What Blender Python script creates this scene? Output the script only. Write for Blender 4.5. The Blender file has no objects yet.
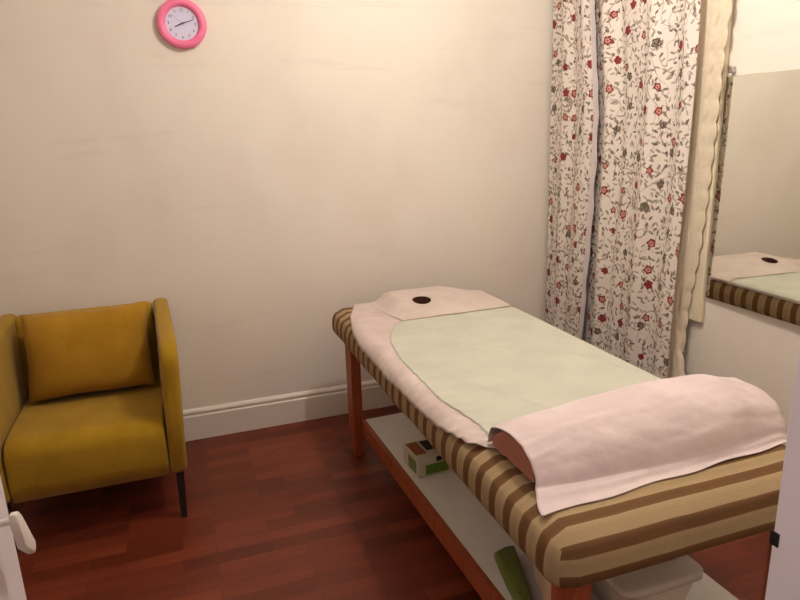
import bpy, bmesh, math, random
from mathutils import Vector, Matrix, noise
random.seed(7)
S = bpy.context.scene
COL = S.collection
PI = math.pi

# ------------------------------------------------------------------ helpers
def lin(c):
    return c / 12.92 if c <= 0.04045 else ((c + 0.055) / 1.055) ** 2.4

def rgb(r, g, b):
    return (lin(r / 255), lin(g / 255), lin(b / 255), 1.0)

def obj(name, bm, mat, parent=None, smooth=True):
    me = bpy.data.meshes.new(name)
    bm.to_mesh(me)
    bm.free()
    if mat:
        me.materials.append(mat)
    if smooth:
        me.polygons.foreach_set('use_smooth', [True] * len(me.polygons))
    o = bpy.data.objects.new(name, me)
    COL.objects.link(o)
    if parent:
        o.parent = parent
        o.matrix_parent_inverse = parent.matrix_world.inverted() if False else Matrix.Translation(-parent.location)
    return o

def thing(name, label, cat, loc=(0, 0, 0), group=None):
    o = bpy.data.objects.new(name, None)
    o.empty_display_size = 0.05
    COL.objects.link(o)
    o.location = loc
    return tag(o, label, cat, group)

def tag(o, label, cat, group=None, kind=None):
    o['label'] = label
    o['category'] = cat
    if group:
        o['group'] = group
    if kind:
        o['kind'] = kind
    return o

def struct(name, bm, mat, smooth=False):
    o = obj(name, bm, mat, None, smooth)
    o['kind'] = 'structure'
    return o

def box(bm, lo, hi, bevel=0.0, seg=3):
    lo, hi = Vector(lo), Vector(hi)
    r = bmesh.ops.create_cube(bm, size=1.0)
    vs = r['verts']
    c, s = (lo + hi) / 2, hi - lo
    for v in vs:
        v.co = Vector((v.co.x * s.x, v.co.y * s.y, v.co.z * s.z)) + c
    if bevel > 0:
        es = list({e for v in vs for e in v.link_edges})
        bmesh.ops.bevel(bm, geom=vs + es, offset=bevel, segments=seg, profile=0.5, affect='EDGES')
    return bm

def nb(*boxes, bevel=0.0, seg=3):
    bm = bmesh.new()
    for lo, hi in boxes:
        box(bm, lo, hi, bevel, seg)
    return bm

def lathe(profile, n=48, axis='z'):
    """profile = [(r, h)], closed to the axis when r == 0"""
    bm = bmesh.new()
    rings = []
    for r, h in profile:
        if r < 1e-6:
            rings.append([bm.verts.new((0, 0, h))])
        else:
            rings.append([bm.verts.new((r * math.cos(2 * PI * k / n), r * math.sin(2 * PI * k / n), h)) for k in range(n)])
    for a, b in zip(rings, rings[1:]):
        for k in range(n):
            k2 = (k + 1) % n
            if len(a) == 1 and len(b) == 1:
                continue
            if len(a) == 1:
                bm.faces.new((a[0], b[k], b[k2]))
            elif len(b) == 1:
                bm.faces.new((a[k], a[k2], b[0]))
            else:
                bm.faces.new((a[k], a[k2], b[k2], b[k]))
    bmesh.ops.recalc_face_normals(bm, faces=bm.faces)
    return bm

def xform(bm, m):
    bmesh.ops.transform(bm, matrix=m, verts=bm.verts)
    return bm

def grid(nu, nv, fn, uvfn=None, keep=None):
    """sheet of points fn(i/nu, j/nv)"""
    bm = bmesh.new()
    V = [[bm.verts.new(fn(i / nu, j / nv)) for j in range(nv + 1)] for i in range(nu + 1)]
    uv = bm.loops.layers.uv.new('UVMap') if uvfn else None
    for i in range(nu):
        for j in range(nv):
            if keep and not keep((i + .5) / nu, (j + .5) / nv):
                continue
            f = bm.faces.new((V[i][j], V[i + 1][j], V[i + 1][j + 1], V[i][j + 1]))
            if uv:
                for l, (a, b) in zip(f.loops, ((i, j), (i + 1, j), (i + 1, j + 1), (i, j + 1))):
                    l[uv].uv = uvfn(a / nu, b / nv)
    loose = [v for v in bm.verts if not v.link_faces]
    bmesh.ops.delete(bm, geom=loose, context='VERTS')
    return bm

def prism(outline, axis, a, b, bevel=0.0, seg=4):
    """outline in the two other axes, extruded along axis from a to b"""
    bm = bmesh.new()
    def P(p, t):
        return {'x': (t, p[0], p[1]), 'y': (p[0], t, p[1]), 'z': (p[0], p[1], t)}[axis]
    A = [bm.verts.new(P(p, a)) for p in outline]
    B = [bm.verts.new(P(p, b)) for p in outline]
    n = len(A)
    bm.faces.new(A)
    bm.faces.new(list(reversed(B)))
    caps = []
    for k in range(n):
        bm.faces.new((A[k], B[k], B[(k + 1) % n], A[(k + 1) % n]))
    bmesh.ops.recalc_face_normals(bm, faces=bm.faces)
    if bevel:
        es = [e for e in bm.edges if (e.verts[0] in A and e.verts[1] in A) or (e.verts[0] in B and e.verts[1] in B)]
        bmesh.ops.bevel(bm, geom=es, offset=bevel, segments=seg, profile=0.5, affect='EDGES')
    return bm

def arc(cx, cy, r, a0, a1, n=8):
    return [(cx + r * math.cos(math.radians(a0 + (a1 - a0) * k / n)), cy + r * math.sin(math.radians(a0 + (a1 - a0) * k / n))) for k in range(n + 1)]

def lerp(a, b, t):
    return a + (b - a) * t

def interp(pts, t):
    if t <= pts[0][0]:
        return pts[0][1]
    for (a, va), (b, vb) in zip(pts, pts[1:]):
        if t <= b:
            return lerp(va, vb, (t - a) / (b - a))
    return pts[-1][1]

def smooth(t):
    t = max(0, min(1, t))
    return t * t * (3 - 2 * t)

def fbm(x, y, z=0.0, o=3):
    s, a = 0, 1
    for k in range(o):
        s += a * noise.noise((x, y, z))
        x, y, z, a = x * 2.1, y * 2.1, z * 2.1, a * .5
    return s

def solid(o, t, offset=-1):
    m = o.modifiers.new('thickness', 'SOLIDIFY')
    m.thickness = t
    m.offset = offset
    return o

# ------------------------------------------------------------------ node helpers
class NT:
    def __init__(self, name, rough=0.6, spec=0.3):
        self.m = bpy.data.materials.new(name)
        self.m.use_nodes = True
        self.n = self.m.node_tree.nodes
        self.l = self.m.node_tree.links
        self.b = self.n['Principled BSDF']
        self.b.inputs['Roughness'].default_value = rough
        self.b.inputs['Specular IOR Level'].default_value = spec
    def put(self, inp, v):
        if isinstance(v, bpy.types.NodeSocket):
            self.l.new(v, inp)
        else:
            inp.default_value = v
    def math(self, op, a, b=0.0, c=0.0):
        x = self.n.new('ShaderNodeMath')
        x.operation = op
        self.put(x.inputs[0], a); self.put(x.inputs[1], b); self.put(x.inputs[2], c)
        return x.outputs[0]
    def mix(self, f, a, b):
        x = self.n.new('ShaderNodeMix')
        x.data_type = 'RGBA'
        self.put(x.inputs['Factor'], f)
        self.put(x.inputs[6], a); self.put(x.inputs[7], b)
        return x.outputs[2]
    def coord(self, which='Object'):
        return self.n.new('ShaderNodeTexCoord').outputs[which]
    def mapping(self, v, scale=(1, 1, 1), loc=(0, 0, 0), rot=(0, 0, 0)):
        x = self.n.new('ShaderNodeMapping')
        self.l.new(v, x.inputs[0])
        x.inputs['Scale'].default_value = scale
        x.inputs['Location'].default_value = loc
        x.inputs['Rotation'].default_value = rot
        return x.outputs[0]
    def noise(self, v, scale, detail=3, rough=.5, dim='3D'):
        x = self.n.new('ShaderNodeTexNoise')
        x.noise_dimensions = dim
        self.l.new(v, x.inputs['Vector'])
        x.inputs['Scale'].default_value = scale
        x.inputs['Detail'].default_value = detail
        x.inputs['Roughness'].default_value = rough
        return x.outputs[0]
    def voronoi(self, v, rnd=1.0, dim='2D'):
        x = self.n.new('ShaderNodeTexVoronoi')
        x.voronoi_dimensions = dim
        self.l.new(v, x.inputs['Vector'])
        x.inputs['Scale'].default_value = 1.0
        x.inputs['Randomness'].default_value = rnd
        return x.outputs['Distance'], x.outputs['Color'], x.outputs['Position']
    def sep(self, v):
        x = self.n.new('ShaderNodeSeparateXYZ')
        self.l.new(v, x.inputs[0])
        return x.outputs[0], x.outputs[1], x.outputs[2]
    def sub(self, a, b):
        x = self.n.new('ShaderNodeVectorMath')
        x.operation = 'SUBTRACT'
        self.l.new(a, x.inputs[0]); self.l.new(b, x.inputs[1])
        return x.outputs[0]
    def ramp(self, f, stops, interp='LINEAR'):
        x = self.n.new('ShaderNodeValToRGB')
        x.color_ramp.interpolation = interp
        e = x.color_ramp.elements
        while len(e) < len(stops):
            e.new(0.5)
        for k, (p, c) in enumerate(stops):
            e[k].position = p
            e[k].color = c
        self.l.new(f, x.inputs[0])
        return x.outputs[0]
    def bump(self, h, strength=.3, dist=.01):
        x = self.n.new('ShaderNodeBump')
        x.inputs['Strength'].default_value = strength
        x.inputs['Distance'].default_value = dist
        self.l.new(h, x.inputs['Height'])
        self.l.new(x.outputs[0], self.b.inputs['Normal'])
    def color(self, v):
        self.put(self.b.inputs['Base Color'], v)
        return self

def plain(name, c, rough=.5, metal=0.0, spec=.4, var=.06, scale=30):
    t = NT(name, rough, spec)
    n = t.noise(t.coord(), scale, 3)
    d = tuple(max(0, x * (1 - var * 2)) for x in c[:3]) + (1,)
    t.color(t.mix(n, d, tuple(min(1, x * (1 + var)) for x in c[:3]) + (1,)))
    t.b.inputs['Metallic'].default_value = metal
    return t.m

# ------------------------------------------------------------------ materials
def mat_wall():
    t = NT('cream_plaster', .75, .2)
    co = t.coord()
    big = t.noise(t.mapping(co, (1, 1, .7)), 1.6, 4, .6)
    c = t.ramp(big, [(.3, rgb(230, 219, 209)), (.52, rgb(236, 227, 218)), (.72, rgb(238, 230, 216))])
    smear = t.noise(t.mapping(co, (1.2, 1.2, 9)), 1.3, 4, .6)
    c = t.mix(t.math('MULTIPLY', t.math('GREATER_THAN', smear, .64), .18), c, rgb(216, 206, 200))
    t.color(c)
    t.bump(t.noise(co, 9, 4, .5), .10, .01)
    return t.m

def mat_floor():
    t = NT('red_brown_laminate', .4, .4)
    co = t.coord()
    br = t.n.new('ShaderNodeTexBrick')
    t.l.new(co, br.inputs['Vector'])
    br.offset = .37
    br.offset_frequency = 2
    br.inputs['Scale'].default_value = 1
    br.inputs['Mortar Size'].default_value = .0008
    br.inputs['Brick Width'].default_value = .31
    br.inputs['Row Height'].default_value = .064
    br.inputs['Color1'].default_value = (0, 0, 0, 1)
    br.inputs['Color2'].default_value = (1, 1, 1, 1)
    br.inputs['Mortar'].default_value = (0, 0, 0, 1)
    gr = t.noise(t.mapping(co, (2.2, 34, 1)), 2.2, 5, .65)
    patch = t.noise(t.mapping(co, (1.6, 9, 1)), 1.7, 3, .6)
    v = t.math('ADD', t.math('MULTIPLY', br.outputs['Color'], .42), t.math('ADD', t.math('MULTIPLY', gr, .5), t.math('MULTIPLY', patch, .35)))
    c = t.ramp(v, [(.25, rgb(72, 27, 17)), (.5, rgb(96, 38, 23)), (.72, rgb(114, 48, 30)), (.95, rgb(134, 64, 40))])
    c = t.mix(t.math('MULTIPLY', br.outputs['Fac'], .55), c, rgb(48, 21, 16))
    t.color(c)
    t.bump(gr, .05, .002)
    return t.m

def mat_stripes():
    t = NT('striped_upholstery', .85, .15)
    uv = t.n.new('ShaderNodeUVMap'); uv.uv_map = 'UVMap'
    s, u, _ = t.sep(uv.outputs[0])
    wob = t.math('MULTIPLY', t.math('SUBTRACT', t.noise(t.coord(), 6, 2), .5), .006)
    ph = t.math('FRACT', t.math('DIVIDE', t.math('ADD', s, wob), .0715))
    tan, brn = rgb(176, 153, 119), rgb(112, 80, 52)
    c = t.ramp(ph, [(0, tan), (.28, rgb(167, 144, 109)), (.52, tan), (.545, brn), (.76, rgb(104, 73, 46)), (.965, brn), (.99, tan)])
    weave = t.noise(t.mapping(t.coord(), (260, 260, 260)), 1, 2)
    c2 = t.mix(t.math('MULTIPLY', weave, .35), c, rgb(120, 92, 62))
    t.color(c2)
    t.bump(weave, .25, .002)
    return t.m

def mat_fabric(name, c, c2, scale=350, bump=.3):
    t = NT(name, .9, .1)
    co = t.coord()
    w = t.noise(co, scale, 2)
    b = t.noise(co, 9, 4)
    f = t.math('ADD', t.math('MULTIPLY', w, .55), t.math('MULTIPLY', b, .45))
    t.color(t.ramp(f, [(.35, c2), (.65, c)]))
    t.b.inputs['Sheen Weight'].default_value = .15
    t.bump(w, bump, .002)
    return t.m

def mat_sheet(name, c, c2):
    t = NT(name, .8, .15)
    co = t.coord()
    f = t.noise(co, 8, 5, .6)
    t.color(t.ramp(f, [(.35, c2), (.65, c)]))
    t.bump(t.math('ADD', t.noise(co, 40, 4, .6), t.math('MULTIPLY', t.noise(co, 420, 1), .25)), .22, .006)
    return t.m

def mat_wood(name, a, b, rough=.45):
    t = NT(name, rough, .35)
    co = t.coord()
    g = t.noise(t.mapping(co, (26, 26, 2.2)), 2, 4, .6)
    t.color(t.ramp(g, [(.3, a), (.7, b)]))
    return t.m

def mat_floral():
    t = NT('floral_print_cotton', .85, .1)
    uv = t.n.new('ShaderNodeUVMap'); uv.uv_map = 'UVMap'
    U = uv.outputs[0]
    base = rgb(236, 225, 217)
    def cells(size, loc, rnd=.85):
        v = t.mapping(U, (1 / size, 1 / size, 1), loc)
        d, c, p = t.voronoi(v, rnd)
        x, y, _ = t.sep(t.sub(v, p))
        r, g, b = t.sep(c)
        return t.math('MULTIPLY', x, size), t.math('MULTIPLY', y, size), r, g, b
    def dist(x, y):
        return t.math('SQRT', t.math('ADD', t.math('MULTIPLY', x, x), t.math('MULTIPLY', y, y)))
    def AND(a, b):
        return t.math('MULTIPLY', a, b)
    col = base
    # winding stems
    for sc, th, loc in ((6, .0050, (3, 1, 0)), (8, .0055, (9, 4, 0)), (11, .006, (5, 7, 0))):
        n = t.noise(t.mapping(U, (1, .8, 1), loc), sc, 1.0, .4, '2D')
        line = t.math('LESS_THAN', t.math('ABSOLUTE', t.math('SUBTRACT', n, .5)), th)
        gate = t.math('GREATER_THAN', t.noise(t.mapping(U, (1, 1, 1), (loc[1], 2, 0)), 5, 2, .5, '2D'), .45)
        col = t.mix(AND(AND(line, gate), .75), col, rgb(150, 128, 112))
    # leaves: rotated slim ellipses
    for size, L, W, prob, loc, cc in ((.030, .0120, .0042, .66, (0, 0, 0), rgb(172, 158, 144)), (.035, .0125, .0050, .58, (7.3, 2.1, 0), rgb(140, 127, 114)),
                                     (.044, .0105, .0052, .5, (4.7, 3.3, 0), rgb(104, 90, 78)), (.06, .0085, .0044, .4, (1.3, 8.1, 0), rgb(116, 60, 58))):
        x, y, r, g, b = cells(size, loc)
        a = t.math('MULTIPLY', r, 2 * PI)
        ca, sa = t.math('COSINE', a), t.math('SINE', a)
        X = t.math('DIVIDE', t.math('ADD', AND(x, ca), AND(y, sa)), L)
        Y = t.math('DIVIDE', t.math('SUBTRACT', AND(y, ca), AND(x, sa)), W)
        m = AND(t.math('LESS_THAN', dist(X, Y), 1), t.math('LESS_THAN', g, prob))
        col = t.mix(AND(m, .85), col, cc)
    # flowers
    x, y, r, g, b = cells(.108, (2.2, 5.4, 0), .72)
    d = dist(x, y)
    th = t.math('ARCTAN2', y, x)
    R = t.math('MULTIPLY', t.math('ADD', t.math('ADD', .62, t.math('MULTIPLY', t.noise(U, 90, 1, .5, '2D'), .55)), t.math('MULTIPLY', t.math('COSINE', t.math('ADD', t.math('MULTIPLY', th, 5), t.math('MULTIPLY', r, 6))), .10)),
               t.math('ADD', .0165, t.math('MULTIPLY', b, .007)))
    q = t.math('DIVIDE', d, R)
    on = t.math('LESS_THAN', q, 1)
    red = t.mix(t.noise(U, 160, 2, .5, '2D'), rgb(108, 36, 44), rgb(166, 76, 78))
    grey = t.mix(t.math('GREATER_THAN', t.noise(U, 150, 2, .5, '2D'), .5), rgb(74, 62, 56), rgb(150, 136, 122))
    ring = t.mix(t.math('LESS_THAN', q, .58), red, rgb(208, 152, 134))
    ring = t.mix(t.math('LESS_THAN', q, .2), ring, rgb(150, 70, 60))
    is_ring = t.math('LESS_THAN', g, .32)
    is_grey = t.math('GREATER_THAN', g, .66)
    fc = t.mix(is_ring, red, ring)
    fc = t.mix(is_grey, fc, grey)
    on = AND(on, t.math('LESS_THAN', r, .84))
    col = t.mix(on, col, fc)
    # pale plain selvage down one edge (kept in a second UV map)
    uv2 = t.n.new('ShaderNodeUVMap'); uv2.uv_map = 'Edge'
    e, _, _ = t.sep(uv2.outputs[0])
    col = t.mix(t.math('LESS_THAN', e, .05), col, rgb(226, 217, 220))
    t.color(col)
    out = t.n['Material Output']
    tr = t.n.new('ShaderNodeBsdfTranslucent')
    t.l.new(col, tr.inputs[0])
    mx = t.n.new('ShaderNodeMixShader')
    mx.inputs[0].default_value = .12
    t.l.new(t.b.outputs[0], mx.inputs[1]); t.l.new(tr.outputs[0], mx.inputs[2])
    t.l.new(mx.outputs[0], out.inputs[0])
    return t.m

def mat_lace():
    t = NT('cream_lace', .85, .1)
    uv = t.n.new('ShaderNodeUVMap'); uv.uv_map = 'UVMap'
    motif = t.noise(uv.outputs[0], 60, 3, .6, '2D')
    t.color(t.mix(motif, rgb(222, 204, 178), rgb(240, 228, 208)))
    net = t.noise(t.mapping(uv.outputs[0], (500, 500, 1)), 1, 0, .5, '2D')
    t.put(t.b.inputs['Alpha'], t.math('ADD', .74, t.math('MULTIPLY', net, .3)))
    return t.m

M_wall = mat_wall()
M_floor = mat_floor()
M_stripe = mat_stripes()
M_must = mat_fabric('mustard_fabric', rgb(178, 140, 38), rgb(152, 116, 24))
M_cush = mat_fabric('mustard_cushion_fabric', rgb(182, 138, 42), rgb(156, 112, 28), 300)
M_sheet = mat_sheet('white_nonwoven', rgb(210, 193, 189), rgb(196, 178, 174))
M_face = mat_sheet('white_face_cover', rgb(212, 196, 189), rgb(200, 184, 177))
M_green = mat_sheet('pale_green_nonwoven', rgb(199, 197, 184), rgb(190, 190, 176))
M_pink = mat_sheet('pinkish_white_nonwoven', rgb(222, 205, 206), rgb(211, 193, 195))
M_wood = mat_wood('red_brown_wood', rgb(140, 66, 38), rgb(170, 88, 52))
M_white = plain('white_paint', rgb(232, 222, 214), .45, 0, .4, .02)
M_cream = plain('cream_gloss_paint', rgb(236, 222, 196), .5, 0, .3, .02)
M_lav = plain('white_gloss_door_paint', rgb(226, 216, 222), .4, 0, .4, .02)
M_ceil = plain('ceiling_paint', rgb(242, 237, 230), .8, 0, .2, .02)
M_shelf = plain('white_melamine', rgb(238, 233, 226), .5, 0, .3, .03)
M_leg = plain('dark_steel', rgb(62, 54, 50), .4, .6, .4)
M_pinkp = plain('pink_plastic', rgb(252, 128, 172), .3, 0, .5, .03)
M_dial = plain('clock_dial', rgb(218, 216, 244), .5, 0, .3, .01)
M_ink = plain('clock_ink', rgb(62, 58, 78), .5, 0, .3, .02)
M_black = plain('black_metal', rgb(30, 28, 28), .4, .3, .4)
M_vinyl = plain('brown_vinyl', rgb(172, 112, 92), .55, 0, .3, .05)
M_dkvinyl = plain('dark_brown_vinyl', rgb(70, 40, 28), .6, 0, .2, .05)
M_floral = mat_floral()
M_lace = mat_lace()
M_chrome = plain('chrome', rgb(200, 196, 190), .25, 1.0, .5, .03)

tm = NT('mirror_glass', .02)
tm.color(tm.mix(tm.noise(tm.coord(), 4, 2), (.83, .85, .79, 1), (.86, .87, .81, 1)))
tm.b.inputs['Metallic'].default_value = 1.0
M_mirror = tm.m

tg = NT('window_glass', .03)
tg.color(tg.mix(tg.noise(tg.coord(), 3, 1), (.9, .95, 1, 1), (.95, 1, 1, 1)))
tg.b.inputs['Transmission Weight'].default_value = 1.0
M_glass = tg.m

tp = NT('translucent_plastic', .4)
tp.color(tp.mix(tp.noise(tp.coord(), 6, 2), rgb(222, 208, 196), rgb(232, 220, 208)))
tp.b.inputs['Alpha'].default_value = .86
M_plastic = tp.m

te = NT('lamp_glow')
te.color((1, .9, .75, 1))
te.b.inputs['Emission Color'].default_value = (1, .82, .6, 1)
te.b.inputs['Emission Strength'].default_value = 6
M_glow = te.m

# ------------------------------------------------------------------ room dimensions (metres)
XL, XR = -0.98, 2.0
YB = 3.09
YF0, YF1 = 0.335, 0.455      # the wall with the doorway the camera stands in
YH = -1.5
ZC = 2.68
DX0, DX1 = -0.27, 0.588      # doorway
W = .12

struct('floor', nb(((XL - W, YH - W, -.05), (XR + W, YB + W, 0))), M_floor)
struct('ceiling', nb(((XL - W, YH - W, ZC), (XR + W, YB + W, ZC + .05))), M_ceil)
struct('wall_back', nb(((XL - W, YB, 0), (XR + W, YB + W, ZC))), M_wall)
struct('wall_left', nb(((XL - W, YH, 0), (XL, YB, ZC))), M_wall)
WY0, WY1, WZ0, WZ1 = 2.14, 2.94, .66, 2.25
struct('wall_right', nb(((XR, YH, 0), (XR + W, WY0, ZC)), ((XR, WY1, 0), (XR + W, YB, ZC)),
                        ((XR, WY0, 0), (XR + W, WY1, WZ0)), ((XR, WY0, WZ1), (XR + W, WY1, ZC))), M_wall)
struct('wall_front', nb(((XL, YF0, 0), (DX0 - .035, YF1, ZC)), ((DX1 + .035, YF0, 0), (XR, YF1, ZC)),
                        ((DX0 - .035, YF0, 2.08), (DX1 + .035, YF1, ZC))), M_wall)
struct('wall_rear', nb(((XL - W, YH - W, 0), (XR + W, YH, ZC))), M_wall)

def skirting(name, p0, p1, nrm):
    """moulded skirting board from p0 to p1, nrm = direction into the room"""
    prof = [(0, 0), (.02, 0), (.02, .122), (.017, .126), (.013, .128), (.013, .134), (.017, .138), (.016, .146), (.010, .154), (.005, .158), (0, .158)]
    bm = bmesh.new()
    A = [bm.verts.new((p0[0] + nrm[0] * d, p0[1] + nrm[1] * d, z)) for d, z in prof]
    B = [bm.verts.new((p1[0] + nrm[0] * d, p1[1] + nrm[1] * d, z)) for d, z in prof]
    n = len(A)
    for k in range(n):
        bm.faces.new((A[k], A[(k + 1) % n], B[(k + 1) % n], B[k]))
    bm.faces.new(A); bm.faces.new(B)
    bmesh.ops.recalc_face_normals(bm, faces=bm.faces)
    return struct(name, bm, M_white)
skirting('baseboard_back', (XL, YB), (XR, YB), (0, -1))
skirting('baseboard_left', (XL, YF1), (XL, YB - .02), (1, 0))
skirting('baseboard_right', (XR, YF1), (XR, YB - .02), (-1, 0))

# window behind the curtains
win = struct('window_1', nb(((XR + .04, WY0, WZ0), (XR + .09, WY0 + .05, WZ1)), ((XR + .04, WY1 - .05, WZ0), (XR + .09, WY1, WZ1)),
                            ((XR + .04, WY0 + .05, WZ0), (XR + .09, WY1 - .05, WZ0 + .06)), ((XR + .04, WY0 + .05, WZ1 - .06), (XR + .09, WY1 - .05, WZ1)),
                            ((XR + .045, WY0 + .05, 1.43), (XR + .085, WY1 - .05, 1.48))), M_white)
obj('pane', nb(((XR + .06, WY0 + .045, WZ0 + .05), (XR + .066, WY1 - .045, WZ1 - .05))), M_glass, win, False)
struct('trim_1', nb(((XR - .022, 1.974, .645), (XR, 2.14, WZ1 + .07)), bevel=.006), M_cream)      # casing beside the mirror
struct('trim_2', nb(((XR - .028, WY1, .645), (XR, WY1 + .08, WZ1 + .07)), ((XR - .022, 2.14, WZ1), (XR, WY1, WZ1 + .07)), bevel=.004), M_wall)

# doorway: lining on the right with a strike plate, open door on the left
jb = struct('trim_3', nb(((DX1, YF0 - .02, 0), (DX1 + .035, YF1, 2.08)), bevel=.003), M_lav)
obj('strike_plate', nb(((DX1 - .0015, YF1 - .009, .989), (DX1 + .001, YF1 + .002, 1.006)), ((DX1 - .0015, YF1 + .0005, .989), (DX1 + .010, YF1 + .002, 1.006)), bevel=.0005), M_black, jb)
struct('trim_4', nb(((DX0 - .035, YF0 - .02, 0), (DX0, YF1, 2.08)), ((DX0 - .035, YF0 - .02, 2.08), (DX1 + .035, YF1, 2.115))), M_lav)
# door leaf, free edge near (-.3, 1.05)
ang = math.atan2(-.30 + .262, 1.06 - .46)
dr = bpy.data.objects.new('door_1', None)
COL.objects.link(dr)
dr['kind'] = 'structure'
dr.location = (0, 0, 0)
DM = Matrix.Translation((-.262, .465, 0)) @ Matrix.Rotation(-math.atan2(-.043, .595), 4, 'Z')
obj('door_leaf', xform(nb(((-.04, 0, .008), (0, .595, 2.05)), bevel=.003), DM), M_lav, dr, False)
hb = nb(((0, .455, .92), (.006, .495, .96)), bevel=.003)
hp = obj('door_handle', xform(hb, DM), M_white, dr)
# lever blade that widens towards its rounded end, on a short neck
bo_l = [(.918, .950), (.930, .950), (.940, .938)] + arc(.968, .868, .011, 20, -100, 6) + [(.930, .890), (.918, .932)]
lv = prism(bo_l, 'x', -.267, -.255, .003, 3)
box(lv, (-.298, .921, .934), (-.262, .930, .943), .003)
obj('lever', lv, M_white, hp)

# ------------------------------------------------------------------ massage table
X0, X1, Y0, Y1, ZB, ZT, R = .622, 1.412, .915, 2.835, .53, .662, .05
tb = thing('massage_table', 'long wooden massage table with a brown and tan striped padded top', 'massage table', (1.01, 1.88, 0))

def pad_mesh():
    bm = bmesh.new()
    box(bm, (X0, Y0, ZB), (X1, Y1, ZT))
    bmesh.ops.subdivide_edges(bm, edges=[e for e in bm.edges if abs(e.verts[0].co.y - e.verts[1].co.y) > .5], cuts=40, use_grid_fill=True)
    bmesh.ops.subdivide_edges(bm, edges=[e for e in bm.edges if abs(e.verts[0].co.x - e.verts[1].co.x) > .5], cuts=14, use_grid_fill=True)
    bmesh.ops.subdivide_edges(bm, edges=[e for e in bm.edges if abs(e.verts[0].co.z - e.verts[1].co.z) > .1], cuts=8, use_grid_fill=True)
    bm.normal_update()
    src = {}
    for v in bm.verts:
        p = v.co.copy()
        src[v.index] = p
    # squash onto a rounded box
    rt, rb = .066, .045
    for v in bm.verts:
        p = v.co
        zc = ZB + rb + (ZT - rt - ZB - rb) * .5
        r = rt if p.z > zc else rb
        # concentrate rows near the rim
        core = Vector((min(max(p.x, X0 + .05), X1 - .05), min(max(p.y, Y0 + .05), Y1 - .05), min(max(p.z, ZB + rb), ZT - rt)))
        d = p - core
        n = Vector((d.x / .05, d.y / .05, d.z / (rt if d.z > 0 else rb)))
        if n.length > 1e-6:
            m = max(abs(n.x), abs(n.y), abs(n.z))
            n2 = n.normalized() * m
            v.co = core + Vector((n2.x * .05, n2.y * .05, n2.z * (rt if d.z > 0 else rb)))
        # soft bulge of the sides, small unevenness
        v.co += Vector((fbm(p.y * 5, p.z * 6, 1) * .0035, fbm(p.x * 5, p.z * 6, 2) * .004, fbm(p.x * 4, p.y * 4, 3) * .003))
    uv = bm.loops.layers.uv.new('UVMap')
    bm.normal_update()
    for f in bm.faces:
        n = f.normal
        c = f.calc_center_median()
        for l in f.loops:
            p = l.vert.co
            s = p.y
            if c.y < Y0 + .052 and not (abs(n.x) > abs(n.y) and abs(n.x) > .3):
                yy, zz = Y0 + .05 - p.y, p.z - (ZT - .052)
                if zz > 0:
                    s = Y0 + .05 - .05 * math.atan2(max(yy, 0), zz)
                else:
                    s = Y0 + .05 - .05 * PI / 2 - (-zz) * 1.0
            elif c.y > Y1 - .052 and not (abs(n.x) > abs(n.y)):
                s = p.y + max(0, ZT - .052 - p.z)
            l[uv].uv = (s, p.x)
    return bm
obj('padded_top', pad_mesh(), M_stripe, tb)
LX = (.653, 1.374)
LY0, LY1 = .965, 2.60
FM = Matrix.Translation((.69, 2.6, 0)) @ Matrix.Rotation(.028, 4, 'Z') @ Matrix.Translation((-.69, -2.6, 0))   # the frame sits very slightly askew under the top
def fobj(name, bm, m):
    return obj(name, xform(bm, FM), m, tb, False)
for lx, sx in ((LX[0], 1), (LX[1], -1)):
    for ly in (LY0, LY1):
        a, b = sorted((lx, lx + sx * .045))
        fobj('leg', nb(((a, ly, 0), (b, ly + .085, ZB - .002)), bevel=.003), M_wood)
for lx, sx in ((LX[0], 1), (LX[1], -1)):
    a, b = sorted((lx + sx * .10, lx + sx * .125))
    fobj('apron', nb(((a, LY0 + .056, .465), (b, LY1 + .030, .533)), bevel=.002), M_wood)
for ly in (LY0 + .25, LY1 + .03):
    fobj('apron', nb(((LX[0] + .046, ly, .465), (LX[1] - .046, ly + .025, .533)), bevel=.002), M_wood)
SZ = .178
SX0, SX1 = .706, 1.283
fobj('shelf', nb(((SX0 + .001, LY0 + .087, SZ - .016), (SX1 + .01, LY1 - .002, SZ)), bevel=.001), M_shelf)
fobj('shelf_rail', nb(((SX0 - .020, LY0 + .087, SZ - .068), (SX0, LY1 - .002, SZ + .003)), bevel=.002), M_wood)
fobj('shelf_rail', nb(((SX1 - .02, LY0 + .087, SZ - .068), (SX1, LY1 - .002, SZ - .017)), bevel=.002), M_wood)

# ---- sheets lying on the pad
def wrapx(a, off):
    """arc coordinate across the pad -> x and drop"""
    r = R + off
    if a > X1 - R:
        t = (a - (X1 - R)) / r
        if t < PI / 2:
            return X1 - R + r * math.sin(t), r * (1 - math.cos(t))
        return X1 - R + r, r + (a - (X1 - R) - r * PI / 2)
    if a < X0 + R:
        t = (X0 + R - a) / r
        if t < PI / 2:
            return X0 + R - r * math.sin(t), r * (1 - math.cos(t))
        return X0 + R - r, r + (X0 + R - a - r * PI / 2)
    return a, 0.0

def wrapy(b, off):
    r = R + off
    if b > Y1 - R:
        t = (b - (Y1 - R)) / r
        if t < PI / 2:
            return Y1 - R + r * math.sin(t), r * (1 - math.cos(t))
        return Y1 - R + r, r + (b - (Y1 - R) - r * PI / 2)
    return b, 0.0

def mound(x, y):
    """rise of the head-end cover over the face cushion"""
    if y < 2.3:
        return 0.0
    ex = smooth((x - .825) / .085) * smooth((1.36 - x) / .22)
    ey = smooth((y - 2.455) / .22) * smooth((2.90 - y) / .08)
    return .042 * ex * ey

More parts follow.
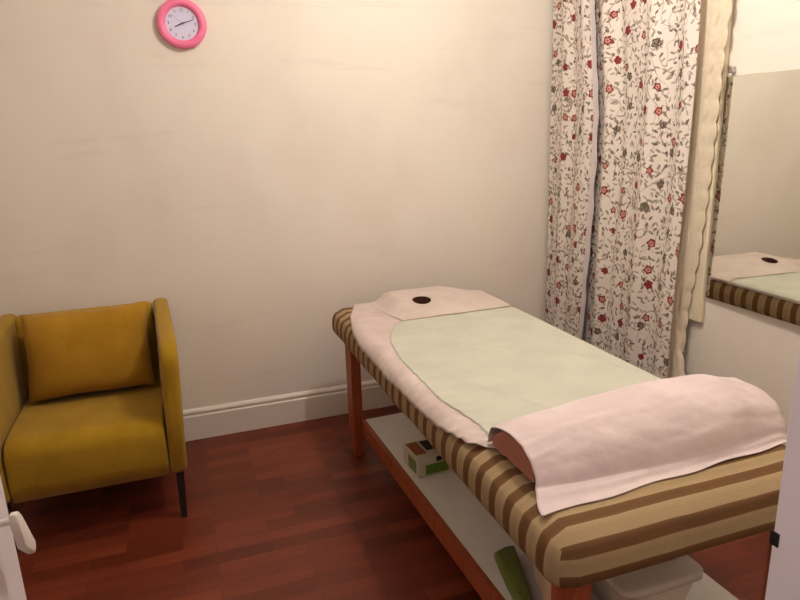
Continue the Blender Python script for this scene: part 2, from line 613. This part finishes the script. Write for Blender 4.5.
def lay(name, mat, left, right, y0, y1, off, wr, nu=80, nv=110, seed=0.0, thick=.0012, parent=None):
    def fn(u, v):
        b = lerp(y0, y1, v)
        a = lerp(left(b), right(b), u)
        x, dx = wrapx(a, off)
        y, dy = wrapy(b, off)
        z = ZT + off + .0015 - dx - dy + fbm(x * 4, y * 4, 3) * .0
        w = wr(x, y, u, v)
        return (x - (w if dx > R * .9 and a < 1 else 0), y, z + abs(w))
    return solid(obj(name, grid(nu, nv, fn), mat, parent), thick, 1)

left_w = lambda y: interp([(1.15, .70), (1.30, .69), (1.36, .645), (1.53, .612), (1.67, .604), (1.95, .596), (2.30, .600), (2.42, .617), (2.60, .662), (2.80, .735)], y)
def ridges(x, y, u=0, v=0):
    w = .0025 * (.5 + .5 * fbm(x * 5, y * 5, 4.0))
    k = 1 - (x - left_w(y)) / .22                       # transverse crinkles along the near-left border
    if k > 0:
        w += .0085 * min(1, k * 1.3) * (.5 + .5 * math.sin(y * 118 + 5 * noise.noise((x * 6, y * 5, 0)))) * (.55 + .45 * noise.noise((x * 4, y * 7, 6)))
    return max(w, 0)
ws = lay('bed_sheet', M_sheet, left_w, lambda y: 1.41, 1.16, 2.80, .003, ridges, nv=260, thick=.0008, seed=1)
tag(ws, 'crinkled pinkish white disposable sheet spread directly over the striped table', 'sheet')
left_g = lambda y: interp([(1.16, .735), (1.34, .70), (1.44, .708), (1.63, .676), (2.02, .684), (2.20, .712), (2.30, .745), (2.40, .80), (2.45, .86)], y)
def wr_g(x, y, u, v):
    w = ridges(x, y) + .0015 * (.5 + .5 * fbm(x * 5, y * 5, 9.0))
    for (x0, y0, x1, y1, h, s) in ((.90, 2.1, 1.30, 1.75, .006, .012), (.8, 1.75, .98, 1.38, .005, .012), (1.05, 2.42, 1.36, 2.2, .006, .012), (1.2, 1.9, 1.36, 1.5, .005, .013), (.74, 1.5, .93, 1.55, .004, .012)):
        px, py, dx, dy = x - x0, y - y0, x1 - x0, y1 - y0
        t = (px * dx + py * dy) / (dx * dx + dy * dy)
        d = math.hypot(px - t * dx, py - t * dy)
        if -.1 < t < 1.1:
            w += h * math.exp(-(d / s) ** 2) * smooth((t + .1) * 5) * smooth((1.1 - t) * 5)
    return w
gs = lay('paper_sheet', M_green, left_g, lambda y: 1.405, 1.17, 2.448, .0050, wr_g, nv=240, thick=.0005, seed=2)
tag(gs, 'pale green disposable sheet laid over the middle of the massage table', 'sheet')

# face cover with a breathing hole at the head end
HX, HY, HR = .998, 2.605, .038
def face_fn(u, v):
    b = lerp(2.450 + .004 * u, 2.845, v)
    a = lerp(interp([(2.40, .86), (2.6, .82), (2.80, .80)], b), 1.405, u)
    x, dx = wrapx(a, .0065)
    y, dy = wrapy(b, .0065)
    z = ZT + .0085 - .0025 * smooth(1 - u / .08) + ridges(x, y) - dx - dy + mound(x, y) + .003 * abs(fbm(x * 7, y * 7, 6))
    d = math.hypot(x - HX, y - HY)
    z += .004 * math.exp(-((d - HR) / .02) ** 2)
    return (x, y, z)
NU, NV = 150, 110
def face_keep(u, v):
    p = face_fn(u, v)
    return math.hypot((p[0] - HX) / 1.12, p[1] - HY) > HR
fb = grid(NU, NV, face_fn, keep=face_keep)
for v in fb.verts:                                  # make the cut edge round
    if v.is_boundary and math.hypot((v.co.x - HX) / 1.12, v.co.y - HY) < HR + .012:
        a = math.atan2(v.co.y - HY, (v.co.x - HX) / 1.12)
        v.co.x, v.co.y = HX + 1.12 * HR * math.cos(a), HY + HR * math.sin(a)
fc = obj('face_cover', fb, M_face)
solid(fc, .0005, 1)
tag(fc, 'white cover with a dark round face hole on the far end of the table', 'face cover')
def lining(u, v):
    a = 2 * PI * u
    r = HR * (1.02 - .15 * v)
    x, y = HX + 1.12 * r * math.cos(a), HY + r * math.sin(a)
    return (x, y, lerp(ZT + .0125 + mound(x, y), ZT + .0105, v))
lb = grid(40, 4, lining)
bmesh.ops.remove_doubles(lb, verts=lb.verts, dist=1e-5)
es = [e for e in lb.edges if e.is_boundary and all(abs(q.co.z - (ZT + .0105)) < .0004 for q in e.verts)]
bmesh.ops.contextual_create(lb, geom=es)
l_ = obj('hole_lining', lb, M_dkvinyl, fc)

# bolster and the cloth over it
BX0, BX1, BYC = .684, 1.395, 1.212
def bh(x):
    t = (x - BX0) / (BX1 - BX0)
    return interp([(0, .060), (.15, .078), (.4, .099), (.65, .104), (.85, .096), (1, .070)], t)
def bw(x):
    t = (x - BX0) / (BX1 - BX0)
    return .105 + .02 * math.sin(PI * t)
ZP = ZT + .0165
def dsec(t, w, h):
    """half-round section, t = 0 back .. 1 front"""
    a = PI * t
    c, s = math.cos(a), math.sin(a)
    return w * math.copysign(abs(c) ** .9, c), h * abs(s) ** .85
bb = bmesh.new()
rings = []
NB = 40
for k in range(NB + 1):
    x = lerp(BX0, BX1, k / NB)
    e = min(1, .93 + .07 * min(k, NB - k) / 2)
    ring = []
    for j in range(25):
        dy, dz = dsec(j / 24, bw(x) * e, bh(x) * e)
        ring.append(bb.verts.new((x, BYC + dy, ZP + .0012 + dz)))
    rings.append(ring)
for a, b in zip(rings, rings[1:]):
    for j in range(24):
        bb.faces.new((a[j], b[j], b[j + 1], a[j + 1]))
    bb.faces.new((a[24], b[24], b[0], a[0]))
bb.faces.new(rings[0]); bb.faces.new(rings[-1])
bmesh.ops.recalc_face_normals(bb, faces=bb.faces)
bo = obj('bolster', bb, M_vinyl)
bo.data.polygons.foreach_set('use_smooth', [len(p.vertices) < 5 for p in bo.data.polygons])
tag(bo, 'half round brown knee bolster lying across the near end of the table', 'bolster')
def cloth(u, v):
    x = lerp(BX0 - .004, BX1 + .012, u)
    xc = min(max(x, BX0), BX1)
    f0 = .13                                        # flat tail behind, then over, then flat tail in front
    off = .006 + .0025 * (1 + fbm(x * 6, v * 5, 2))
    wr = .009 * max(0, fbm(x * 3.2 + v * 3, v * 6, 8.5)) + .004 * max(0, fbm(x * 11 - v * 6, v * 5, 1.5))
    W_, H_ = bw(xc) + off, bh(xc) + off
    front = lerp(1.012, 1.06, u) + .004 * math.sin(u * 21)
    if v < .05:
        y = BYC + W_ + (1 - v / .05) * .008
        z = ZP + .0015
    elif v < .80:
        dy, dz = dsec((v - .05) / .75, W_, H_)
        y, z = BYC + dy, ZP + .003 + dz + wr
        if dy < 0 and dz < H_ * .45:                # skirt that leaves the bolster softly
            y -= .012 * (1 - dz / (H_ * .45))
    else:
        t = (v - .8) / .2
        y = lerp(BYC - W_ - .012, front, t)
        z = lerp(ZP + .003, ZT + .005, smooth(t * 2.2)) + .008 * math.exp(-((t - .35) / .16) ** 2) * (.6 + .6 * noise.noise((x * 4, 0, 3)))
        if y < Y0 + R:
            z -= R - math.sqrt(max(0, R * R - (Y0 + R - y) ** 2))
    xx, dx = wrapx(x, .02)
    dx *= smooth((v - .74) / .12)
    if v < .8:
        xx = x
    return (xx + (.034 * smooth((v - .72) / .28) * (-1 if u < .5 else 0)) * (1 - u * 2 if u < .5 else 0), y, z - dx)
cl = solid(obj('drape_cloth', grid(90, 90, cloth), M_pink), .0014, 1)
tag(cl, 'pinkish white cloth draped over the brown bolster at the near table end', 'cloth')

# ---- things on the shelf
# small printed carton
CK = 0
ct = thing('tissue_carton', 'small green and white printed carton on the shelf under the table', 'box', (.80, 2.12, SZ))
CM = Matrix.Translation((.748, 2.025, SZ + .0005)) @ Matrix.Rotation(math.radians(4), 4, 'Z')
cw, cd, ch = .150, .14, .080
obj('carton', xform(nb(((0, 0, 0), (cw, cd, ch)), bevel=.003), CM), plain('carton_white', rgb(206, 196, 176), .5, 0, .3, .08, 18), ct)
obj('front_label', xform(nb(((.03, -.0012, .008), (cw - .022, .0005, .048))), CM), plain('label_green', rgb(104, 140, 52), .5, 0, .3, .2, 40), ct, False)
obj('side_label', xform(nb(((-.0012, .02, .01), (.0005, cd - .05, .06))), CM), plain('label_olive', rgb(120, 140, 70), .5, 0, .3, .25, 40), ct, False)
obj('top_flap', xform(nb(((.005, .03, ch - .0005), (.05, cd - .01, ch + .0012))), CM), plain('label_orange', rgb(160, 92, 50), .5, 0, .3, .15, 30), ct, False)
obj('opening', xform(nb(((.06, .05, ch - .0005), (cw - .008, .125, ch + .0014))), CM), M_black, ct, False)
obj('print_mark', xform(nb(((.075, -.0013, .055), (.10, .0005, .074))), CM), M_black, ct, False)
# flat tan leaflet poking out behind the carton
lf = obj('leaflet', xform(nb(((0, 0, 0), (.12, .16, .004)), bevel=.001), Matrix.Translation((.912, 2.04, SZ + .0005)) @ Matrix.Rotation(math.radians(10), 4, 'Z')), plain('tan_card', rgb(190, 150, 112), .6, 0, .2, .1, 20))
tag(lf, 'flat tan card lying on the shelf beside the printed carton', 'card')
# folded green pouch
pb = prism([(.789, 1.495), (.825, 1.502), (.860, 1.498), (.825, 1.38), (.786, 1.25), (.745, 1.25), (.765, 1.38)], 'z', SZ + .0008, SZ + .04, .012, 4)
bmesh.ops.triangulate(pb, faces=[f for f in pb.faces if len(f.verts) > 4])
bmesh.ops.subdivide_edges(pb, edges=[e for e in pb.edges if e.calc_length() > .03], cuts=4, use_grid_fill=True)
for v in pb.verts:
    if v.co.z > SZ + .02:
        v.co.z += .006 * fbm(v.co.x * 22, v.co.y * 14, 2)
po = obj('cloth_pouch', pb, mat_fabric('green_cloth', rgb(120, 128, 58), rgb(88, 98, 40), 200))
tag(po, 'folded dark green cloth pouch on the shelf at the near left', 'pouch')
# cream towel folded and standing against the bin
def towel(u, v):
    a = 2 * PI * u
    c, s = math.cos(a), math.sin(a)
    y = lerp(1.46, 1.15, v)
    x = lerp(.912, .805, v) + .030 * math.copysign(abs(c) ** .8, c) + .004 * fbm(y * 8, 3, 2)
    z = SZ + .07 + .069 * math.copysign(abs(s) ** .7, s) - (.02 * v if s > 0 else 0)
    return (x, y, max(z, SZ + .0008))
tbm = grid(32, 20, towel)
bmesh.ops.remove_doubles(tbm, verts=tbm.verts, dist=1e-5)
for side in (1.46, 1.15):
    bmesh.ops.contextual_create(tbm, geom=[e for e in tbm.edges if e.is_boundary and abs(e.verts[0].co.y - side) < 1e-4])
tw = thing('rolled_towel', 'beige folded towel between the green pouch and the plastic bin', 'towel', (.917, 1.30, SZ))
obj('towel_body', tbm, mat_fabric('beige_towel', rgb(206, 178, 150), rgb(186, 156, 128), 160), tw)
obj('folded_edge', xform(nb(((-.008, -.15, SZ + .118), (.008, .15, SZ + .136)), bevel=.007), Matrix.Translation((.872, 1.31, 0)) @ Matrix.Rotation(-.32, 4, 'Z')), mat_fabric('pale_towel_edge', rgb(232, 216, 204), rgb(222, 204, 190), 160), tw)
# plastic bin
bn = thing('storage_bin', 'translucent white plastic bin with a lid on the shelf near end', 'bin', (1.06, 1.25, SZ))
def rrect(x0, y0, x1, y1, r):
    return arc(x1 - r, y1 - r, r, 0, 90, 5) + arc(x0 + r, y1 - r, r, 90, 180, 5) + arc(x0 + r, y0 + r, r, 180, 270, 5) + arc(x1 - r, y0 + r, r, 270, 360, 5)
bx0, by0, bx1, by1 = .965, 1.115, 1.205, 1.48
def loft(secs, cap0=True, cap1=True):
    bm = bmesh.new()
    rs = [[bm.verts.new((x, y, z)) for x, y in pts] for pts, z in secs]
    n = len(rs[0])
    for a, b in zip(rs, rs[1:]):
        for k in range(n):
            bm.faces.new((a[k], a[(k + 1) % n], b[(k + 1) % n], b[k]))
    if cap0:
        bm.faces.new(list(reversed(rs[0])))
    if cap1:
        bm.faces.new(rs[-1])
    bmesh.ops.recalc_face_normals(bm, faces=bm.faces)
    return bm
obj('bin_body', loft([(rrect(bx0 + .02, by0 + .02, bx1 - .02, by1 - .02, .03), SZ + .001), (rrect(bx0, by0, bx1, by1, .03), SZ + .105)]), M_plastic, bn)
obj('lid', loft([(rrect(bx0 - .012, by0 - .012, bx1 + .012, by1 + .012, .036), SZ + .106), (rrect(bx0 - .012, by0 - .012, bx1 + .012, by1 + .012, .036), SZ + .122),
                 (rrect(bx0 - .004, by0 - .004, bx1 + .004, by1 + .004, .032), SZ + .128)]), M_plastic, bn)
obj('lid_ridge', nb(((bx1 - .045, by0 + .05, SZ + .128), (bx1 - .033, by1 - .05, SZ + .136)), bevel=.003), M_plastic, bn)

# ------------------------------------------------------------------ armchair
CX = -.403
ac = thing('armchair', 'mustard yellow fabric armchair with dark steel legs against the wall', 'armchair', (CX, 2.7, 0))
FY, BY = 2.375, 3.045
def soften(bm, amp=.004, sc=5, seed=0):
    for v in bm.verts:
        p = v.co
        v.co = p + Vector((fbm(p.y * sc, p.z * sc, seed), fbm(p.x * sc, p.z * sc, seed + 3), fbm(p.x * sc, p.y * sc, seed + 7))) * amp
    return bm
def sidepanel(a, b):
    r = .075
    o = [(FY + .012, .20), (BY - .02, .20), (BY + .0, .24)]
    o += arc(BY - .045, .705, .045, 0, 90, 6)
    o += [(2.86, .744), (2.68, .737), (2.54, .729)]
    o += arc(FY + .085, .628, .095, 88, 180, 8)
    o += [(FY - .004, .45), (FY + .0, .22)]
    bm = prism(o, 'x', a, b, .021, 5)
    # splay outwards a little towards the top
    for v in bm.verts:
        k = (v.co.z - .2) / .53
        toe = (.035 if a > CX else .004) * (v.co.y - FY) / (BY - FY)
        v.co.x += (.020 * k - toe) * (1 if a > CX else -1)
    return bm
obj('arm', sidepanel(-.133, -.070), M_must, ac)
obj('arm', sidepanel(-.736, -.673), M_must, ac)
# seat: deep front with a rounded nose
so = [(FY + .012, .198), (2.94, .198), (2.94, .418), (2.75, .424), (2.55, .426)] + arc(FY + .078, .352, .072, 85, 180, 8) + [(FY + .004, .26)]
sb = prism(so, 'x', -.672, -.134, .012, 3)
obj('seat', sb, M_must, ac)
# back panel
bo_ = [(2.925, .20), (BY - .006, .20), (BY - .004, .70)] + arc(BY - .05, .695, .045, 0, 150, 8) + [(2.93, .62), (2.91, .43)]
obj('backrest', prism(bo_, 'x', -.69, -.150, .012, 3), M_must, ac)
for lx, ly, ox in ((-.100, 2.405, -.005), (-.702, 2.405, .005), (-.135, 2.98, -.005), (-.67, 2.98, .005)):
    m = loft([([(lx - .011 + ox, ly - .014), (lx + .011 + ox, ly - .014), (lx + .011 + ox, ly + .014), (lx - .011 + ox, ly + .014)], 0.0),
              ([(lx - .015, ly - .017), (lx + .015, ly - .017), (lx + .015, ly + .017), (lx - .015, ly + .017)], .205)])
    obj('leg', m, M_leg, ac, False)

# loose cushion
def cushion_bm():
    bm = bmesh.new()
    n = 28
    def P(i, j, s):
        u, v = -1 + 2 * i / n, -1 + 2 * j / n
        hw, hh = .240, .178
        # pillow outline: edges pulled in slightly between the corners
        ex = hw * u * (1 - .045 * (1 - v * v) * abs(u) ** 3)
        ez = hh * v * (1 - .05 * (1 - u * u) * abs(v) ** 3)
        th = .078 * ((1 - abs(u) ** 3.2) * (1 - abs(v) ** 3.0)) ** .5
        return Vector((ex, s * (th + .006), ez))
    F = [[bm.verts.new(P(i, j, -1)) for j in range(n + 1)] for i in range(n + 1)]
    Bk = [[bm.verts.new(P(i, j, 1)) for j in range(n + 1)] for i in range(n + 1)]
    for i in range(n):
        for j in range(n):
            bm.faces.new((F[i][j], F[i + 1][j], F[i + 1][j + 1], F[i][j + 1]))
            bm.faces.new((Bk[i][j], Bk[i][j + 1], Bk[i + 1][j + 1], Bk[i + 1][j]))
    for i in range(n):
        bm.faces.new((F[i][0], Bk[i][0], Bk[i + 1][0], F[i + 1][0]))
        bm.faces.new((F[i][n], F[i + 1][n], Bk[i + 1][n], Bk[i][n]))
        bm.faces.new((F[0][i], F[0][i + 1], Bk[0][i + 1], Bk[0][i]))
        bm.faces.new((F[n][i], Bk[n][i], Bk[n][i + 1], F[n][i + 1]))
    soften(bm, .004, 8, 2)
    bmesh.ops.recalc_face_normals(bm, faces=bm.faces)
    return xform(bm, Matrix.Translation((-.402, 2.80, .607)) @ Matrix.Rotation(math.radians(-19), 4, 'X'))
cu = obj('cushion', cushion_bm(), M_cush)
tag(cu, 'mustard yellow rectangular cushion leaning on the back of the armchair', 'cushion')

# ------------------------------------------------------------------ wall clock
KX, KZ = .113, 1.916
ck = thing('wall_clock', 'round pink plastic wall clock with a white dial on the cream wall', 'clock', (KX, YB, KZ))
KM = Matrix.Translation((KX, YB, KZ)) @ Matrix.Rotation(PI / 2, 4, 'X') @ Matrix.Rotation(math.radians(-2), 4, 'Z')   # local z points out of the wall
rim = [(.0, .0), (.094, .0), (.100, .008), (.1015, .018), (.099, .027), (.092, .034), (.083, .036), (.075, .033), (.069, .026), (.067, .016), (.0, .016)]
obj('rim', xform(lathe(rim, 64), KM), M_pinkp, ck)
obj('dial', xform(lathe([(0, .0175), (.0668, .0175), (.0668, .0165), (0, .0165)], 64), KM), M_dial, ck, False)
for h in range(1, 13):
    a = PI / 2 - h * PI / 6
    fcv = bpy.data.curves.new('numeral', 'FONT')
    fcv.body = str(h)
    fcv.size = .0165
    fcv.align_x = 'CENTER'; fcv.align_y = 'CENTER'
    fcv.extrude = .0003
    tmp = bpy.data.objects.new('tmp_text', fcv)
    COL.objects.link(tmp)
    dg = bpy.context.evaluated_depsgraph_get()
    me = bpy.data.meshes.new_from_object(tmp.evaluated_get(dg))
    bpy.data.objects.remove(tmp)
    bpy.data.curves.remove(fcv)
    b2 = bmesh.new(); b2.from_mesh(me); bpy.data.meshes.remove(me)
    xform(b2, KM @ Matrix.Translation((.054 * math.cos(a), .054 * math.sin(a), .0178)))
    obj('numeral', b2, M_ink, ck, False)
def hand(length, w, hour_ang, z, tail=.01):
    bm = nb(((-w / 2, -tail, z), (w / 2, length, z + .0008)))
    for v in bm.verts:
        if v.co.y > 0:
            v.co.x *= .6
    return xform(bm, KM @ Matrix.Rotation(-hour_ang, 4, 'Z'))
obj('hour_hand', hand(.033, .0062, math.radians(244), .0195), M_ink, ck, False)
obj('minute_hand', hand(.050, .0042, math.radians(70), .0205, .012), M_ink, ck, False)
obj('second_hand', hand(.05, .0012, math.radians(312), .0215, .015), plain('thin_grey', rgb(150, 140, 160)), ck, False)
obj('hub', xform(lathe([(.0, .0232), (.003, .023), (.0035, .0195), (0, .0195)], 20), KM), M_ink, ck)

# ------------------------------------------------------------------ mirror on the right wall
mi = thing('wall_mirror', 'large frameless rectangular mirror on the wall right of the curtain', 'mirror', (XR, 1.6, .76))
MY0, MY1, MZ0, MZ1 = 1.20, 1.965, .757, 1.605
MM = Matrix.Translation((XR - .0145, MY1, 0)) @ Matrix.Rotation(math.radians(-1.4), 4, 'Z') @ Matrix.Translation((-(XR - .0145), -MY1, 0))
obj('mirror_glass', xform(nb(((XR - .0145, MY0, MZ0), (XR - .009, MY1, MZ1)), bevel=.0015, seg=1), MM), M_mirror, mi, False)
obj('backing', xform(nb(((XR - .0088, MY0 + .004, MZ0 + .004), (XR - .0005, MY1 - .004, MZ1 - .004))), MM), plain('edge_grey', rgb(150, 150, 138), .5), mi, False)
cb = nb(((XR - .022, MY1 - .03, MZ1 + .012), (XR, MY1 - .012, MZ1 + .034)), bevel=.004)
obj('mounting_clip', cb, M_chrome, mi)

# ------------------------------------------------------------------ curtains
ZTOP, ZBOT = 2.30, .03
def curtain(name, label, cat, y_a, y_b, x0, mat, folds, amp, seed, edge_at_a, edge_wave=0.0, scallop=0.0, group=None, nu=150, nv=70, zbot=ZBOT, taper=False, lean=0.0):
    """y_a / y_b: functions of z for the two side edges"""
    cuts = 220
    # arc length across the cloth for the print
    def pos(u, v):
        z = lerp(zbot, ZTOP, v)
        h = (ZTOP - z)
        y = lerp(y_a(z), y_b(z), u)
        x = x0
        x += lean * u * u
        tap = smooth((1 - u) / (.34 if lean < -.03 else .14)) * (.15 + .85 * smooth((u - .12) / .12) if name == 'curtain' and lean > -.03 else 1) if taper else 1.0
        for (n, a, ph) in folds:
            x += tap * amp * a * math.sin(2 * PI * n * (u + .016 * math.sin(z * 2.3 + ph) + .02 * noise.noise((u * 3, z * 1.2, seed))) + ph)
        x += tap * .006 * noise.noise((u * 5, z * 2.1, seed + 4))
        if edge_wave:
            k = math.exp(-(u if edge_at_a else 1 - u) / .05)
            y += k * edge_wave * noise.noise((z * 9, seed, 1))
            x -= k * edge_wave * .8 * abs(noise.noise((z * 8, seed, 5)))
        if scallop and u > .7:
            y -= scallop * abs(math.sin(z * 2 * PI / .17)) * (u - .7) / .3
        return (x, y, z)
    acc = [0.0]
    for i in range(nu):
        p, q = Vector(pos(i / nu, .5)), Vector(pos((i + 1) / nu, .5))
        acc.append(acc[-1] + (q - p).length)
    L = acc[-1]
    uvf = lambda u, v: (acc[min(nu, round(u * nu))] + seed * 1.37, lerp(zbot, ZTOP, v))
    bm = grid(nu, nv, pos, uvf)
    e = bm.loops.layers.uv.new('Edge')
    lu = bm.loops.layers.uv['UVMap']
    for f in bm.faces:
        for l in f.loops:
            s = l[lu].uv.x - seed * 1.37
            l[e].uv = ((s if edge_at_a else L - s), 0)
    o = solid(obj(name, bm, mat), .0016, 0)
    tag(o, label, cat, group)
    return o
G = 'floral curtains at the window'
curtain('curtain', 'narrower left floral curtain by the room corner, its pale hem overlapping', 'curtain', lambda z: 3.066,
        lambda z: interp([(.2, 2.64), (.5, 2.618), (1.0, 2.59), (1.47, 2.572), (2.0, 2.65), (2.3, 2.69)], z), 1.918, M_floral,
        [(2.2, .6, .6), (4.2, .25, 2.1), (1, .4, .2)], .022, 1.0, False, .016, group=G, taper=True, lean=-.040)
curtain('curtain', 'wider right floral curtain hanging beside the cream lace', 'curtain', lambda z: 2.70 + .07 * smooth((z - 1.45) / .5), lambda z: 2.035 + .01 * math.sin(z * 3), 1.920, M_floral,
        [(2.4, .6, 2.0), (4.1, .35, .3), (7, .1, 1.0)], .028, 2.0, True, 0, group=G, taper=True, lean=-.022)
LE = [(.3, 1.995), (.38, 2.003), (.52, 2.045), (.69, 2.040), (.95, 2.004), (1.15, 1.991), (1.52, 1.977), (1.7, 1.970), (1.87, 1.960), (2.3, 1.955)]
la = curtain('lace_curtain', 'cream scalloped lace curtain between floral curtain and mirror', 'curtain', lambda z: 2.125,
             lambda z: interp(LE, z) + .036 * smooth((z - .45) / .3), 1.922, M_lace, [(2, .6, 0), (4, .25, 1)], .004, 3.0, False, 0, .010, nu=90, nv=260, lean=.036)
lb2 = curtain('lace_fold', '', '', lambda z: 2.12, lambda z: interp(LE, z) + (.03 if z < .5 else 0), 1.934, M_lace, [(2, .6, 0)], .003, 4.0, False, 0, .011, nu=60, nv=260, lean=.036)
for k in ('label', 'category'):
    del lb2[k]
lb2.parent = la
rd = thing('curtain_rod', 'slim white curtain rod above the window', 'curtain rod', (1.905, 2.5, 2.31))
obj('rod', xform(lathe([(0, 1.84), (.011, 1.84), (.011, 3.07), (0, 3.07)], 16), Matrix.Translation((1.905, 0, 2.315)) @ Matrix.Rotation(-PI / 2, 4, 'X')), M_white, rd)
for y in (1.87, 3.04):
    obj('bracket', nb(((1.90, y - .008, 2.30), (XR, y + .008, 2.325)), bevel=.002), M_white, rd)

# ------------------------------------------------------------------ lamps
LAMP = (.98, 1.76, 2.50)
lp = thing('ceiling_lamp', 'bare warm bulb hanging just below the ceiling', 'lamp', (LAMP[0], LAMP[1], ZC))
obj('ceiling_rose', xform(lathe([(0, 0), (.05, 0), (.045, -.02), (.02, -.03), (.018, -.07), (0, -.078)], 32), Matrix.Translation((LAMP[0], LAMP[1], ZC))), M_white, lp)
obj('bulb', xform(lathe([(0, .075), (.014, .07), (.016, .045), (.03, .02), (.034, 0), (.03, -.02), (.016, -.033), (0, -.036)], 24), Matrix.Translation((LAMP[0], LAMP[1], LAMP[2] + .03))), M_glow, lp)
def point(name, loc, power, color, radius):
    d = bpy.data.lights.new(name, 'POINT')
    d.energy = power
    d.color = color
    d.shadow_soft_size = radius
    o = bpy.data.objects.new(name, d)
    o.location = loc
    COL.objects.link(o)
point('bulb_light', (LAMP[0], LAMP[1], LAMP[2] - .07), 43, (1.0, .925, .82), .04)
point('hall_light', (-.6, .06, 2.15), 15, (1.0, .93, .94), .10)

w = bpy.data.worlds.new('world')
S.world = w
w.use_nodes = True
w.node_tree.nodes['Background'].inputs[0].default_value = (.05, .07, .12, 1)
w.node_tree.nodes['Background'].inputs[1].default_value = .3

# ------------------------------------------------------------------ camera
cam = bpy.data.cameras.new('camera')
cam.sensor_fit = 'HORIZONTAL'
cam.sensor_width = 36
cam.lens = 640 / 800 * 36
cam.clip_start = .02
co = bpy.data.objects.new('camera', cam)
COL.objects.link(co)
p, r, y = (0.25935, -0.03119, -0.33096)
cy, sy = math.cos(y), math.sin(y)
right = Vector((cy, sy, 0)); f0 = Vector((-sy, cy, 0)); up = Vector((0, 0, 1))
fwd = math.cos(p) * f0 - math.sin(p) * up
u = math.cos(p) * up + math.sin(p) * f0
Rv = math.cos(r) * right + math.sin(r) * u
Uv = math.cos(r) * u - math.sin(r) * right
mat = Matrix((Rv, Uv, -fwd)).transposed().to_4x4()
mat.translation = (0, 0, 1.45)
co.matrix_world = mat
S.camera = co
S.view_settings.view_transform = 'Standard'
S.view_settings.look = 'None'
S.view_settings.gamma = 1
S.view_settings.exposure = 0.0
S.view_settings.use_curve_mapping = False
